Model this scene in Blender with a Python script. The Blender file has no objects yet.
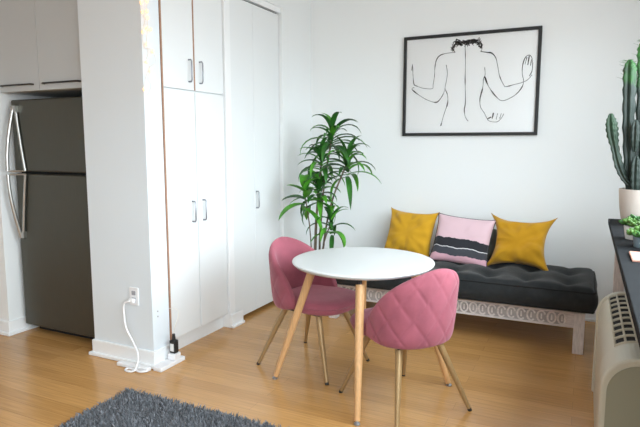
import bpy, math, random
from mathutils import Vector, Matrix, noise

SC = bpy.context.scene
COL = SC.collection
PI = math.pi
rnd = random.Random(7)

# ------------------------------------------------------------------ materials
def newmat(name):
    m = bpy.data.materials.new(name); m.use_nodes = True
    return m, m.node_tree, m.node_tree.nodes['Principled BSDF']

def mat(name, col, rough=.5, metal=0, spec=.5, sheen=0, coat=0, noise_amt=0, nscale=20, bump=0, bscale=60, stretch=None, emis=None):
    m, nt, b = newmat(name)
    b.inputs['Base Color'].default_value = (*col, 1)
    b.inputs['Roughness'].default_value = rough
    b.inputs['Metallic'].default_value = metal
    b.inputs['Specular IOR Level'].default_value = spec
    b.inputs['Sheen Weight'].default_value = sheen
    b.inputs['Coat Weight'].default_value = coat
    if emis:
        b.inputs['Emission Color'].default_value = (*emis[0], 1); b.inputs['Emission Strength'].default_value = emis[1]
    if noise_amt or bump:
        tc = nt.nodes.new('ShaderNodeTexCoord'); mp = nt.nodes.new('ShaderNodeMapping')
        nt.links.new(tc.outputs['Object'], mp.inputs[0])
        if stretch: mp.inputs['Scale'].default_value = stretch
    if noise_amt:
        n = nt.nodes.new('ShaderNodeTexNoise'); n.inputs['Scale'].default_value = nscale; n.inputs['Detail'].default_value = 5
        nt.links.new(mp.outputs[0], n.inputs['Vector'])
        r = nt.nodes.new('ShaderNodeValToRGB')
        r.color_ramp.elements[0].position = .3; r.color_ramp.elements[1].position = .7
        r.color_ramp.elements[0].color = (*[c * (1 - noise_amt) for c in col], 1)
        r.color_ramp.elements[1].color = (*[min(1, c * (1 + noise_amt)) for c in col], 1)
        nt.links.new(n.outputs[0], r.inputs[0]); nt.links.new(r.outputs[0], b.inputs['Base Color'])
    if bump:
        n2 = nt.nodes.new('ShaderNodeTexNoise'); n2.inputs['Scale'].default_value = bscale; n2.inputs['Detail'].default_value = 4
        nt.links.new(mp.outputs[0], n2.inputs['Vector'])
        bp = nt.nodes.new('ShaderNodeBump'); bp.inputs['Strength'].default_value = bump; bp.inputs['Distance'].default_value = .01
        nt.links.new(n2.outputs[0], bp.inputs['Height']); nt.links.new(bp.outputs[0], b.inputs['Normal'])
    return m

M = {}
M['wall'] = mat('wall_paint', (.83, .85, .855), .6)
M['wallgrey'] = mat('grey_wall_paint', (.80, .82, .84), .7)
M['wallshade'] = mat('shade_tinted_wall_paint', (.73, .785, .83), .6)  # same paint as the closets, tinted cooler and darker to paint in shade
M['ceil'] = mat('ceiling_paint', (.78, .78, .78), .8)
M['gloss'] = mat('white_lacquer', (.78, .80, .81), .4)
M['trim'] = mat('trim_paint', (.85, .86, .87), .4)
M['uppercab'] = mat('cabinet_paint', (.52, .54, .55), .45)
M['black'] = mat('black_metal', (.012, .012, .014), .4, spec=.5)
M['dark'] = mat('dark_gap', (.01, .01, .01), .8)
M['copper'] = mat('copper_edge', (.36, .20, .125), .45, noise_amt=.12, nscale=30)
M['steel'] = mat('fridge_steel', (.100, .097, .080), .38, metal=.75, noise_amt=.06, nscale=6, stretch=(60, 60, 1))
M['steelside'] = mat('fridge_side', (.09, .09, .09), .5)
M['chrome'] = mat('satin_chrome', (.52, .51, .49), .32, metal=1)
M['nickel'] = mat('dull_nickel', (.33, .34, .37), .35, metal=.9)
M['velvet'] = mat('pink_velvet', (.325, .088, .120), .75, spec=.2, sheen=.38, noise_amt=.18, nscale=7, bump=.05, bscale=300)
M['velvet'].node_tree.nodes['Principled BSDF'].inputs['Sheen Tint'].default_value = (1, .62, .70, 1)
M['seam'] = mat('pink_piping', (.25, .05, .075), .8, sheen=.4)
M['gold'] = mat('gold_brown_leg', (.37, .235, .105), .42, metal=.25, noise_amt=.12, nscale=8, stretch=(30, 30, 2))
M['beech'] = mat('beech_wood', (.64, .365, .165), .45, noise_amt=.12, nscale=6, stretch=(25, 25, 1.5))
M['table'] = mat('table_white', (.64, .655, .66), .3)
M['rubber'] = mat('black_rubber', (.015, .015, .015), .6)
M['yellow'] = mat('yellow_velvet', (.60, .32, .018), .8, spec=.15, sheen=.2, noise_amt=.06, nscale=7, bump=.08, bscale=220)
M['amber'] = mat('amber_velvet', (.52, .265, .013), .8, spec=.15, sheen=.2, noise_amt=.06, nscale=7, bump=.08, bscale=220)
M['sage'] = mat('grey_green_cloth', (.11, .12, .10), .9, bump=.1, bscale=250)
M['futon'] = mat('charcoal_cotton', (.024, .0265, .028), .9, spec=.2, sheen=.12, noise_amt=.2, nscale=18, bump=.25, bscale=160)
M['piping'] = mat('charcoal_piping', (.012, .013, .014), .9)
M['whitewash'] = mat('whitewashed_wood', (.72, .66, .64), .7, noise_amt=.16, nscale=9, bump=.3, bscale=40, stretch=(2, 14, 14))
M['carvegrey'] = mat('carving_ground_grey', (.40, .37, .355), .8, noise_amt=.2, nscale=12)  # darker grey sheet behind the raised carving
M['whiteleg'] = mat('whitewashed_leg', (.70, .64, .62), .7, noise_amt=.16, nscale=9, bump=.3, bscale=40, stretch=(14, 14, 2))
M['counter'] = mat('slate_top', (.014, .015, .017), .75, spec=.10, noise_amt=.15, nscale=14)
M['paper'] = mat('drawing_paper', (.94, .955, .96), .7)
M['ink'] = mat('black_ink', (.018, .016, .018), .8)
M['frame'] = mat('black_frame', (.012, .013, .014), .45)
M['ptac'] = mat('cream_plastic', (.60, .58, .48), .45)
M['ptacshade'] = mat('shaded_cream_plastic', (.32, .32, .24), .55)  # the cream plastic again, with the near end's shade mixed into its colour
M['grille'] = mat('grille_plastic', (.62, .58, .46), .5)
M['leaf'] = mat('leaf_green', (.027, .130, .017), .42, noise_amt=.5, nscale=6)
M['leafbright'] = mat('bright_leaf_green', (.075, .29, .022), .4, noise_amt=.35, nscale=7)
M['stem'] = mat('brown_stem', (.16, .12, .085), .7, noise_amt=.25, nscale=30)
M['soil'] = mat('potting_soil', (.03, .02, .014), .95, bump=.8, bscale=80)
M['whitepot'] = mat('white_ceramic', (.80, .80, .79), .3)
M['beigepot'] = mat('beige_clay', (.62, .54, .48), .6, noise_amt=.06, nscale=6)
M['terracotta'] = mat('terracotta', (.42, .15, .08), .75, noise_amt=.12, nscale=12)
M['tile'] = mat('pink_terracotta', (.60, .30, .23), .7, noise_amt=.08, nscale=15)
M['bluepot'] = mat('blue_grey_glaze', (.17, .23, .27), .35)
M['mintpot'] = mat('pale_mint_glaze', (.55, .64, .60), .35)
M['succ'] = mat('succulent_green', (.085, .20, .035), .45, noise_amt=.3, nscale=25)
M['succ2'] = mat('deep_succulent_green', (.03, .12, .02), .45, noise_amt=.3, nscale=25)
M['plastic'] = mat('white_plastic', (.84, .84, .86), .4)
M['socket'] = mat('grey_slot', (.35, .35, .38), .6)
M['label'] = mat('pale_sticker', (.75, .75, .74), .6)
M['wire'] = mat('clear_wire', (.70, .66, .60), .4)
M['bulb'] = mat('warm_bulb', (1, .75, .45), .4, emis=((1, .45, .13), .6))
M['spine'] = mat('pale_spine', (.25, .24, .18), .7)
M['screw'] = mat('grey_cap', (.45, .45, .46), .6)

def floor_mat():
    m, nt, b = newmat('bamboo_planks')
    L = nt.links.new; N = nt.nodes.new
    tc = N('ShaderNodeTexCoord'); br = N('ShaderNodeTexBrick')
    br.offset = .37; br.offset_frequency = 2
    br.inputs['Color1'].default_value = (.61, .335, .118, 1); br.inputs['Color2'].default_value = (.50, .262, .086, 1)
    br.inputs['Mortar'].default_value = (.33, .165, .06, 1)
    br.inputs['Scale'].default_value = 1; br.inputs['Mortar Size'].default_value = .0011; br.inputs['Mortar Smooth'].default_value = .5
    br.inputs['Bias'].default_value = -.15
    br.inputs['Brick Width'].default_value = 1.55; br.inputs['Row Height'].default_value = .094
    L(tc.outputs['Object'], br.inputs['Vector'])
    mp = N('ShaderNodeMapping'); mp.inputs['Scale'].default_value = (2.2, 60, 1); L(tc.outputs['Object'], mp.inputs[0])
    n = N('ShaderNodeTexNoise'); n.inputs['Scale'].default_value = 1.6; n.inputs['Detail'].default_value = 6; L(mp.outputs[0], n.inputs['Vector'])
    r = N('ShaderNodeValToRGB'); r.color_ramp.elements[0].position = .3; r.color_ramp.elements[1].position = .72
    r.color_ramp.elements[0].color = (.80, .78, .75, 1); r.color_ramp.elements[1].color = (1.08, 1.06, 1.04, 1); L(n.outputs[0], r.inputs[0])
    mx = N('ShaderNodeMix'); mx.data_type = 'RGBA'; mx.blend_type = 'MULTIPLY'; mx.inputs[0].default_value = 1
    L(br.outputs['Color'], mx.inputs[6]); L(r.outputs[0], mx.inputs[7]); L(mx.outputs[2], b.inputs['Base Color'])
    b.inputs['Roughness'].default_value = .24
    b.inputs['Specular IOR Level'].default_value = .75
    bp = N('ShaderNodeBump'); bp.inputs['Strength'].default_value = .12; bp.inputs['Distance'].default_value = .002
    L(br.outputs['Fac'], bp.inputs['Height']); bp.invert = True; L(bp.outputs[0], b.inputs['Normal'])
    return m
M['floor'] = floor_mat()

def rug_mat():
    m, nt, b = newmat('grey_shag')
    g = nt.nodes.new('ShaderNodeNewGeometry'); r = nt.nodes.new('ShaderNodeValToRGB')
    r.color_ramp.elements[0].color = (.07, .073, .08, 1); r.color_ramp.elements[1].color = (.23, .24, .265, 1)
    nt.links.new(g.outputs['Random Per Island'], r.inputs[0]); nt.links.new(r.outputs[0], b.inputs['Base Color'])
    b.inputs['Roughness'].default_value = .85; b.inputs['Sheen Weight'].default_value = .2
    return m
M['rug'] = rug_mat()
M['rugback'] = mat('rug_backing', (.05, .052, .06), .95)

def pink_cushion_mat():
    # pink cloth with brushed dark bands; local z runs up the cushion face (-.5..+.5 of its height in 'Object' metres)
    m, nt, b = newmat('painted_pink_cloth')
    L = nt.links.new; N = nt.nodes.new
    tc = N('ShaderNodeTexCoord'); sx = N('ShaderNodeSeparateXYZ'); L(tc.outputs['Object'], sx.inputs[0])
    mp = N('ShaderNodeMapping'); mp.inputs['Scale'].default_value = (9, 0, 2); L(tc.outputs['Object'], mp.inputs[0])
    n = N('ShaderNodeTexNoise'); n.inputs['Scale'].default_value = 1; n.inputs['Detail'].default_value = 4; L(mp.outputs[0], n.inputs['Vector'])
    a = N('ShaderNodeMath'); a.operation = 'MULTIPLY_ADD'; L(n.outputs[0], a.inputs[0]); a.inputs[1].default_value = .07; L(sx.outputs['Z'], a.inputs[2])
    mr = N('ShaderNodeMapRange'); mr.inputs['From Min'].default_value = -.205 + .035; mr.inputs['From Max'].default_value = .205 + .035
    L(a.outputs[0], mr.inputs['Value'])
    r = N('ShaderNodeValToRGB'); r.color_ramp.interpolation = 'CONSTANT'
    el = r.color_ramp.elements
    pk = (.72, .50, .55, 1); pk2 = (.70, .40, .47, 1); bk = (.017, .018, .024, 1); gr = (.05, .053, .066, 1); wh = (.72, .70, .71, 1)
    el[0].position = 0; el[0].color = pk2
    el[1].position = .15; el[1].color = gr
    for p, c in ((.290, wh), (.305, bk), (.48, pk)):
        e = el.new(p); e.color = c
    L(mr.outputs[0], r.inputs[0])
    # one short dry white brush mark inside the black band
    b.inputs['Roughness'].default_value = .85; b.inputs['Sheen Weight'].default_value = .15
    L(r.outputs[0], b.inputs['Base Color'])
    return m
M['pinkcush'] = pink_cushion_mat()

def glass_mat():
    m = bpy.data.materials.new('picture_glass'); m.use_nodes = True; nt = m.node_tree
    for n in list(nt.nodes): nt.nodes.remove(n)
    o = nt.nodes.new('ShaderNodeOutputMaterial'); mx = nt.nodes.new('ShaderNodeMixShader')
    t = nt.nodes.new('ShaderNodeBsdfTransparent'); g = nt.nodes.new('ShaderNodeBsdfGlossy'); g.inputs['Roughness'].default_value = .03
    f = nt.nodes.new('ShaderNodeFresnel'); f.inputs['IOR'].default_value = 1.3
    nt.links.new(f.outputs[0], mx.inputs[0]); nt.links.new(t.outputs[0], mx.inputs[1]); nt.links.new(g.outputs[0], mx.inputs[2])
    nt.links.new(mx.outputs[0], o.inputs[0])
    return m
M['glass'] = glass_mat()

# ------------------------------------------------------------------ mesh building
class MB:
    def __init__(self): self.v = []; self.f = []; self.xf = None
    def add(self, vs, fs):
        o = len(self.v)
        if self.xf is not None: vs = [tuple(self.xf @ Vector(p)) for p in vs]
        self.v += [tuple(p) for p in vs]; self.f += [tuple(i + o for i in q) for q in fs]
        return self
    def box(self, x0, x1, y0, y1, z0, z1):
        vs = [(x, y, z) for z in (z0, z1) for y in (y0, y1) for x in (x0, x1)]
        return self.add(vs, [(0, 2, 3, 1), (4, 5, 7, 6), (0, 1, 5, 4), (2, 6, 7, 3), (0, 4, 6, 2), (1, 3, 7, 5)])
    def tube(self, pts, rad, n=10, cap=True):
        pts = [Vector(p) for p in pts]; k = len(pts)
        if not hasattr(rad, '__len__'): rad = [rad] * k
        vs = []; fs = []; prev = None
        for i, p in enumerate(pts):
            t = (pts[min(i + 1, k - 1)] - pts[max(i - 1, 0)]).normalized()
            if prev is None:
                u = t.orthogonal().normalized()
            else:
                u = (prev - t * prev.dot(t)).normalized()
            prev = u; w = t.cross(u)
            for j in range(n):
                a = 2 * PI * j / n
                vs.append(p + (u * math.cos(a) + w * math.sin(a)) * rad[i])
        for i in range(k - 1):
            for j in range(n):
                fs.append((i * n + j, i * n + (j + 1) % n, (i + 1) * n + (j + 1) % n, (i + 1) * n + j))
        if cap:
            fs.append(tuple(range(n))[::-1]); fs.append(tuple((k - 1) * n + j for j in range(n)))
        return self.add(vs, fs)
    def lathe(self, prof, n=48, c=(0, 0, 0)):
        vs = []; fs = []
        for r, z in prof:
            for j in range(n):
                a = 2 * PI * j / n; vs.append((c[0] + r * math.cos(a), c[1] + r * math.sin(a), c[2] + z))
        k = len(prof)
        for i in range(k - 1):
            for j in range(n):
                fs.append((i * n + j, i * n + (j + 1) % n, (i + 1) * n + (j + 1) % n, (i + 1) * n + j))
        fs.append(tuple(range(n))[::-1]); fs.append(tuple((k - 1) * n + j for j in range(n)))
        return self.add(vs, fs)
    def extrude(self, poly, axis, a0, a1):
        # poly: 2D outline in the two other axes, extruded along axis from a0 to a1
        def P(p, a):
            return {'x': (a, p[0], p[1]), 'y': (p[0], a, p[1]), 'z': (p[0], p[1], a)}[axis]
        n = len(poly)
        vs = [P(p, a0) for p in poly] + [P(p, a1) for p in poly]
        fs = [tuple(range(n))[::-1], tuple(range(n, 2 * n))] + [(i, (i + 1) % n, n + (i + 1) % n, n + i) for i in range(n)]
        return self.add(vs, fs)
    def sphere(self, c, r, n=10, m=6, s=(1, 1, 1)):
        vs = [(c[0], c[1], c[2] - r * s[2])]; fs = []
        for i in range(1, m):
            t = -PI / 2 + PI * i / m
            for j in range(n):
                a = 2 * PI * j / n
                vs.append((c[0] + r * s[0] * math.cos(t) * math.cos(a), c[1] + r * s[1] * math.cos(t) * math.sin(a), c[2] + r * s[2] * math.sin(t)))
        vs.append((c[0], c[1], c[2] + r * s[2])); top = len(vs) - 1
        for j in range(n):
            fs.append((0, 1 + (j + 1) % n, 1 + j)); q = 1 + (m - 2) * n; fs.append((top, q + j, q + (j + 1) % n))
        for i in range(m - 2):
            for j in range(n):
                a = 1 + i * n
                fs.append((a + j, a + (j + 1) % n, a + n + (j + 1) % n, a + n + j))
        return self.add(vs, fs)
    def grid(self, fn, nu, nv, closeu=False):
        vs = [fn(i / (nu if closeu else nu - 1), j / (nv - 1)) for j in range(nv) for i in range(nu)]
        fs = []
        for j in range(nv - 1):
            for i in range(nu if closeu else nu - 1):
                i2 = (i + 1) % nu
                fs.append((j * nu + i, j * nu + i2, (j + 1) * nu + i2, (j + 1) * nu + i))
        return self.add(vs, fs)
    def build(self, name, material, parent=None, smooth=False, bevel=0, seg=2, subsurf=0, fix=True, loc=None):
        me = bpy.data.meshes.new(name); me.from_pydata(self.v, [], self.f); me.update()
        if fix:
            import bmesh
            bm = bmesh.new(); bm.from_mesh(me); bmesh.ops.recalc_face_normals(bm, faces=bm.faces); bm.to_mesh(me); bm.free()
        me.materials.append(material)
        o = bpy.data.objects.new(name, me); COL.objects.link(o)
        if smooth:
            for p in me.polygons: p.use_smooth = True
        if bevel:
            b = o.modifiers.new('bevel', 'BEVEL'); b.width = bevel; b.segments = seg; b.limit_method = 'ANGLE'; b.angle_limit = .6
        if subsurf:
            s = o.modifiers.new('sub', 'SUBSURF'); s.levels = subsurf; s.render_levels = subsurf
        if parent: o.parent = parent
        if loc: o.location = loc
        return o

def autosmooth(o, ang=40):
    # mark edges sharper than ang so smooth shading keeps them crisp
    me = o.data
    import bmesh
    bm = bmesh.new(); bm.from_mesh(me)
    for e in bm.edges:
        if len(e.link_faces) == 2 and e.calc_face_angle(0) > math.radians(ang): e.smooth = False
    for f in bm.faces: f.smooth = True
    bm.to_mesh(me); bm.free()
    return o

def tag(o, label, cat, group=None):
    o['label'] = label; o['category'] = cat
    if group: o['group'] = group
    return o
def thing(name, label, cat, loc=(0, 0, 0), rz=0, group=None):
    o = bpy.data.objects.new(name, None); COL.objects.link(o); o.empty_display_size = .1
    o.location = loc; o.rotation_euler = (0, 0, rz)
    return tag(o, label, cat, group)
def struct(o): o['kind'] = 'structure'; return o
def kids(o): return [c for c in bpy.data.objects if c.parent is o]
def copy_tree(o, parent=None):
    c = o.copy(); COL.objects.link(c); c.parent = parent
    for ch in kids(o): copy_tree(ch, c)
    return c
def catmull(pts, n=6):
    P = [Vector(p) for p in pts]; P = [P[0] * 2 - P[1]] + P + [P[-1] * 2 - P[-2]]; out = []
    for i in range(1, len(P) - 2):
        for k in range(n):
            t = k / n; a, b, c, d = P[i - 1], P[i], P[i + 1], P[i + 2]
            out.append(.5 * ((2 * b) + (c - a) * t + (2 * a - 5 * b + 4 * c - d) * t * t + (3 * b - a - 3 * c + d) * t ** 3))
    out.append(P[-2]); return out

# ------------------------------------------------------------------ the setting
XL, XR, YF, YB, ZC = -6.2, .62, -2.6, 4.80, 2.85     # room limits
CX = -2.40                                           # plane of the closet fronts
struct(MB().box(XL - .1, XR + .1, YF - .1, YB + .1, -.12, 0).build('floor', M['floor']))
struct(MB().box(XL - .1, XR + .1, YF - .1, YB + .1, ZC, ZC + .12).build('ceiling', M['ceil']))
struct(MB().box(-2.95, XR + .1, YB, YB + .12, 0, ZC).build('wall_back', M['wall']))
# right wall with the long window
WY0, WY1, WZ0, WZ1 = -2.3, 3.84, .98, 2.46
w = MB(); w.box(XR, XR + .14, YF, YB, 0, WZ0); w.box(XR, XR + .14, YF, YB, WZ1, ZC)
w.box(XR, XR + .14, YF, WY0, WZ0, WZ1); w.box(XR, XR + .14, WY1, YB, WZ0, WZ1)
struct(w.build('wall_right', M['wall']))
wf = MB()
for y in (WY0, -.5, .92, 2.34, WY1 - .05): wf.box(XR + .04, XR + .10, y, y + .05, WZ0, WZ1)
wf.box(XR + .04, XR + .10, WY0, WY1, WZ0, WZ0 + .05); wf.box(XR + .04, XR + .10, WY0, WY1, WZ1 - .05, WZ1)
struct(wf.build('window_1', M['trim'], bevel=.004))
# far left and camera-side walls
struct(MB().box(XL - .1, XL, YF, YB, 0, ZC).build('wall_left', M['wallgrey']))
struct(MB().box(XL, XR, YF - .12, YF, 0, ZC).build('wall_front', M['wallgrey']))
# fridge alcove
PX0 = -2.912                                         # left face of the wall end beside the fridge
struct(MB().box(XL, PX0, 3.42, 3.52, 0, ZC).build('wall_alcove', M['wall']))
struct(MB().box(-3.90, -3.785, 2.57, 3.42, 0, ZC).build('wall_alcove_left', M['wall']))
struct(MB().box(PX0, CX, 2.57, 2.722, 0, ZC).build('wall_alcove_right', M['wallshade']))
struct(MB().box(PX0, PX0 + .05, 2.722, YB, 0, ZC).build('wall_closet_rear', M['wall']))
# wall over the closet, wall right of the closet, pilaster
DY0, DY1, DZ = 3.475, 4.245, 2.505
w = MB(); w.box(CX - .09, CX, DY0, DY1, DZ + .045, ZC); w.box(CX - .09, CX, DY1, YB, 0, ZC)
struct(w.build('wall_closet', M['wall']))
struct(MB().box(CX - .12, CX, 3.405, DY0, 0, ZC).build('trim_1', M['trim'], bevel=.003))
tr = MB(); tr.box(CX - .05, CX - .015, DY0, DY1, DZ, DZ + .045)
struct(tr.build('trim_2', M['trim']))                # header over the bifold door
struct(MB().box(CX - .085, CX - .05, DY0 + .01, DY1 - .01, DZ - .012, DZ + .02).build('trim_3', M['black']))
def base(name, x0, x1, y0, y1, out):
    # out = list of (dx0,dx1,dy0,dy1) growth of the shoe moulding
    b = MB(); b.box(x0, x1, y0, y1, .0, .105)
    b.box(x0 - out[0], x1 + out[1], y0 - out[2], y1 + out[3], 0, .022)
    return struct(b.build(name, M['trim'], bevel=.005))
base('baseboard_back', CX, XR, YB - .014, YB, (0, 0, .014, 0))
base('baseboard_alcove_right', PX0 - .014, CX + .014, 2.556, 2.722, (.018, .016, .018, 0))
base('baseboard_alcove_left', -3.914, -3.771, 2.556, 3.3, (.016, .016, .016, 0))
base('baseboard_pilaster', CX, CX + .014, 3.405, 3.565, (0, .016, .0, 0))
base('baseboard_closet', CX, CX + .014, DY1 + .02, YB - .03, (0, .014, 0, 0))
base('baseboard_right', XR - .014, XR, YF, YB - .03, (.014, 0, 0, 0))

# closet bifold door
d1 = bpy.data.objects.new('door_1', None); COL.objects.link(d1); d1.location = (CX - .045, 3.82, 0); struct(d1)
for y0, y1 in ((DY0 + .012, 3.826), (3.829, DY1 - .008)):
    MB().box(-.02, .015, y0 - 3.82, y1 - 3.82, .03, DZ - .012).build('door_panel', M['gloss'], d1, bevel=.003)
def bar_handle(parent, x, y, z0, z1, out=.028, r=.0055, m=None, axis='z', name='handle'):
    # a bent bar pull standing out along +x (axis z) or -y (axis x)
    if axis == 'z':
        p = [(x, y, z0), (x + out * .8, y, z0), (x + out, y, z0 + .012), (x + out, y, z1 - .012), (x + out * .8, y, z1), (x, y, z1)]
    else:
        p = [(z0, y, x), (z0, y - out * .8, x), (z0 + .012, y - out, x), (z1 - .012, y - out, x), (z1, y - out * .8, x), (z1, y, x)]
    return MB().tube(p, r, 8).build(name, m or M['nickel'], parent, smooth=True)
bar_handle(d1, .015, .025, .885, 1.02)

# ------------------------------------------------------------------ pantry cabinet beside the closet
pc = thing('pantry_cabinet', 'tall white built-in cabinet with four doors and bar handles, left of the closet', 'cabinet', (CX, 3.05, 0))
C0, C1, CM = 2.748 - 3.05, 3.394 - 3.05, 3.066 - 3.05
b = MB(); b.box(-.46, -.036, 2.724 - 3.05, 3.402 - 3.05, .10, 2.84)
b.build('body', M['gloss'], pc)
MB().box(-.46, -.065, 2.724 - 3.05, 3.402 - 3.05, 0, .10).build('plinth', M['gloss'], pc)
hy = ((3.006, 1), (3.122, 1))
for i, (y0, y1) in enumerate(((C0, CM - .004), (CM + .004, C1))):
    for z0, z1, h0, h1 in ((.115, 1.749, .876, 1.016), (1.760, 2.83, 1.814, 1.956)):
        d = MB().box(-.034, -.013, y0, y1, z0, z1).build('door', M['gloss'], pc, bevel=.002)
        bar_handle(d, -.013, hy[i][0] - 3.05, h0, h1)
o = MB().box(-.036, -.0005, C0 - .018, C0 - .004, .115, 2.83).build('edge_strip', M['copper'], pc); o['label'] = 'copper brown strip along the left door edge'
o = MB().box(-.035, -.0105, CM - .008, CM + .004, 1.762, 2.83).build('edge_strip', M['copper'], pc); o['label'] = 'copper brown strip between the upper doors'

# ------------------------------------------------------------------ cabinet over the fridge
uc = thing('wall_cabinet', 'pale grey two-door wall cabinet hanging above the refrigerator', 'cabinet', (-3.33, 2.62, 1.765))
MB().box(-.45, .412, .022, .79, 0, 1.08).build('body', M['uppercab'], uc)
for x0, x1, hx0, hx1 in ((-.448, -.040, -.412, -.096), (-.036, .410, .016, .352)):
    d = MB().box(x0, x1, 0, .020, .0, 1.07).build('door', M['uppercab'], uc, bevel=.002)
    bar_handle(d, .042, 0, hx0, hx1, out=.024, r=.006, m=M['black'], axis='x')

# ------------------------------------------------------------------ refrigerator
fx0, fx1, fy = -3.738, -2.968, 2.665
fr = thing('refrigerator', 'dark stainless two-door refrigerator with the freezer on top, in the alcove', 'refrigerator', ((fx0 + fx1) / 2, fy, 0))
W = (fx1 - fx0) / 2
MB().box(-W + .005, W - .005, .075, .70, .045, 1.708).build('body', M['steelside'], fr, bevel=.006)
MB().box(-W + .02, W - .02, .10, .66, 0, .05).build('base_grille', M['dark'], fr)
for z0, z1, nm, sgn in ((1.208, 1.716, 'freezer_door', 1), (.062, 1.192, 'fridge_door', -1)):
    d = MB().box(-W, W, 0, .062, z0, z1).build(nm, M['steel'], fr, bevel=.012, seg=3)
    m = MB()
    zn = 1.212 if sgn > 0 else 1.188             # end near the split
    zf = 1.672 if sgn > 0 else .725              # far end with the block
    x0 = -W + .045
    bow = []; rail = []
    for i in range(13):
        t = i / 12; z = zf + (zn - zf) * t
        bow.append((x0 - .018 * math.sin(t * PI / 2), -.014 - .062 * math.sin(t * PI / 2 * 1.05), z))
        rail.append((x0 + .02 + .062 * t ** 1.3, -.012, z))
    m.tube(bow, .0125, 10); m.tube(rail, .010, 10)
    m.tube([bow[-1], rail[-1]], .006, 8)
    m.box(x0 - .014, x0 + .034, -.026, .0, zf - .03 * (sgn > 0) - .0, zf + .03 * (sgn < 0) + .0) if False else m.box(x0 - .016, x0 + .036, -.026, .0, min(zf, zf - sgn * .045), max(zf, zf - sgn * .045))
    m.build('handle', M['chrome'], d, smooth=False)
    autosmooth(kids(d)[0], 50)
MB().box(-W + .01, W - .01, .045, .075, 1.193, 1.207).build('door_gasket', M['dark'], fr)

# ------------------------------------------------------------------ outlet, cord, power strip
ol = thing('wall_outlet', 'white double wall outlet on the wall end beside the refrigerator', 'outlet', (-2.542, 2.57, .445))
MB().box(-.037, .037, -.007, 0, -.058, .058).build('face_plate', M['plastic'], ol, bevel=.003)
for z in (.022, -.022):
    MB().box(-.016, .016, -.0095, -.006, z - .014, z + .014).build('socket', M['socket'], ol, bevel=.003)
def rel(pts, o): return [(p[0] - o[0], p[1] - o[1], p[2] - o[2]) for p in pts]
ps = thing('power_strip', 'flat white power strip on the floor along the baseboard, cord up to the outlet', 'power strip', (-2.50, 2.505, 0))
MB().box(-.135, .118, -.022, .020, 0, .024).build('housing', M['plastic'], ps, bevel=.006)
pts = catmull([(-2.547, 2.535, .422), (-2.592, 2.53, .40), (-2.604, 2.535, .34), (-2.585, 2.53, .24), (-2.52, 2.525, .15), (-2.465, 2.50, .09), (-2.455, 2.475, .035), (-2.462, 2.455, .008), (-2.495, 2.438, .007), (-2.525, 2.450, .007), (-2.52, 2.472, .007), (-2.47, 2.470, .008), (-2.42, 2.462, .008), (-2.385, 2.478, .010), (-2.38, 2.492, .014)], 8)
o = MB().tube(rel(pts, (-2.50, 2.505, 0)), .0066, 8).build('cord', M['plastic'], ps, smooth=True)
MB().box(-.064, -.024, .029, .0548, .409, .435).build('plug', M['plastic'], o, bevel=.006)

xb = thing('extension_block', 'white extension socket block on the floor beside the cabinet plinth', 'socket block', (-2.335, 2.64, 0))
MB().box(-.03, .035, -.12, .11, 0, .028).build('housing', M['plastic'], xb, bevel=.006)
MB().box(-.028, .03, .01, .075, .028, .068).build('plug_head', M['plastic'], xb, bevel=.006)
pa = thing('power_adapter', 'black power adapter with a pale sticker standing on the white block', 'adapter', (-2.333, 2.682, .0685))
MB().box(-.022, .022, -.02, .02, 0, .085).build('case', M['rubber'], pa, bevel=.006)
MB().tube([(0, 0, .08), (0, 0, .125)], [.013, .009], 12).build('neck', M['rubber'], pa)
MB().box(-.014, .014, -.0212, -.0195, .015, .065).build('sticker', M['label'], pa)
pts = catmull([(0, 0, .12), (.006, .01, .17), (.012, .035, .23), (-.004, .05, .27), (-.03, .04, .28), (-.064, .035, .275)], 6)
MB().tube(pts, .0018, 6).build('lead', M['wire'], pa)
for z in (.352, .318):
    sc_ = MB().tube([(CX - .003, 2.617, z), (CX + .003, 2.617, z)], .005, 10).build('screw_cap', M['screw'])
    tag(sc_, 'small grey screw cap on the white wall end, %s of the two' % ('upper' if z > .33 else 'lower'), 'screw cap', 'screw caps on the wall end')

# ------------------------------------------------------------------ fairy lights
fl = thing('string_lights', 'string of warm fairy lights hanging down the white wall corner', 'string lights', (-2.385, 2.60, 2.84))
A = [(2.608, 2.83), (2.605, 2.6), (2.608, 2.42), (2.608, 2.297), (2.602, 2.186), (2.601, 2.089), (2.588, 1.995), (2.598, 1.94), (2.582, 1.893), (2.613, 1.844), (2.591, 1.796), (2.614, 1.75), (2.582, 1.692)]
Bw = [(2.565, 2.83), (2.562, 2.6), (2.57, 2.42), (2.565, 2.286), (2.563, 2.174), (2.579, 2.118), (2.561, 2.061), (2.567, 1.969), (2.639, 1.962), (2.656, 1.893), (2.603, 1.852), (2.565, 1.779), (2.553, 1.731)]
wm = MB()
for L_ in (A, Bw): wm.tube(catmull([(.003, y - 2.60, z - 2.84) for y, z in L_], 5), .0016, 6)
wm.build('wire', M['wire'], fl, smooth=True)
for y, z in ((2.563, 2.174), (2.602, 2.186), (2.604, 2.149), (2.561, 2.061), (2.601, 2.089), (2.626, 2.087), (2.588, 1.995), (2.639, 1.962), (2.582, 1.893), (2.613, 1.844), (2.553, 1.731), (2.556, 2.225), (2.605, 2.243), (2.61, 2.33), (2.57, 2.40), (2.6, 2.5), (2.57, 2.6)):
    MB().sphere((.004, y - 2.60, z - 2.84 - .008), .008, 8, 6, (1, 1, 1.4)).build('bulb', M['bulb'], fl, smooth=True)

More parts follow.
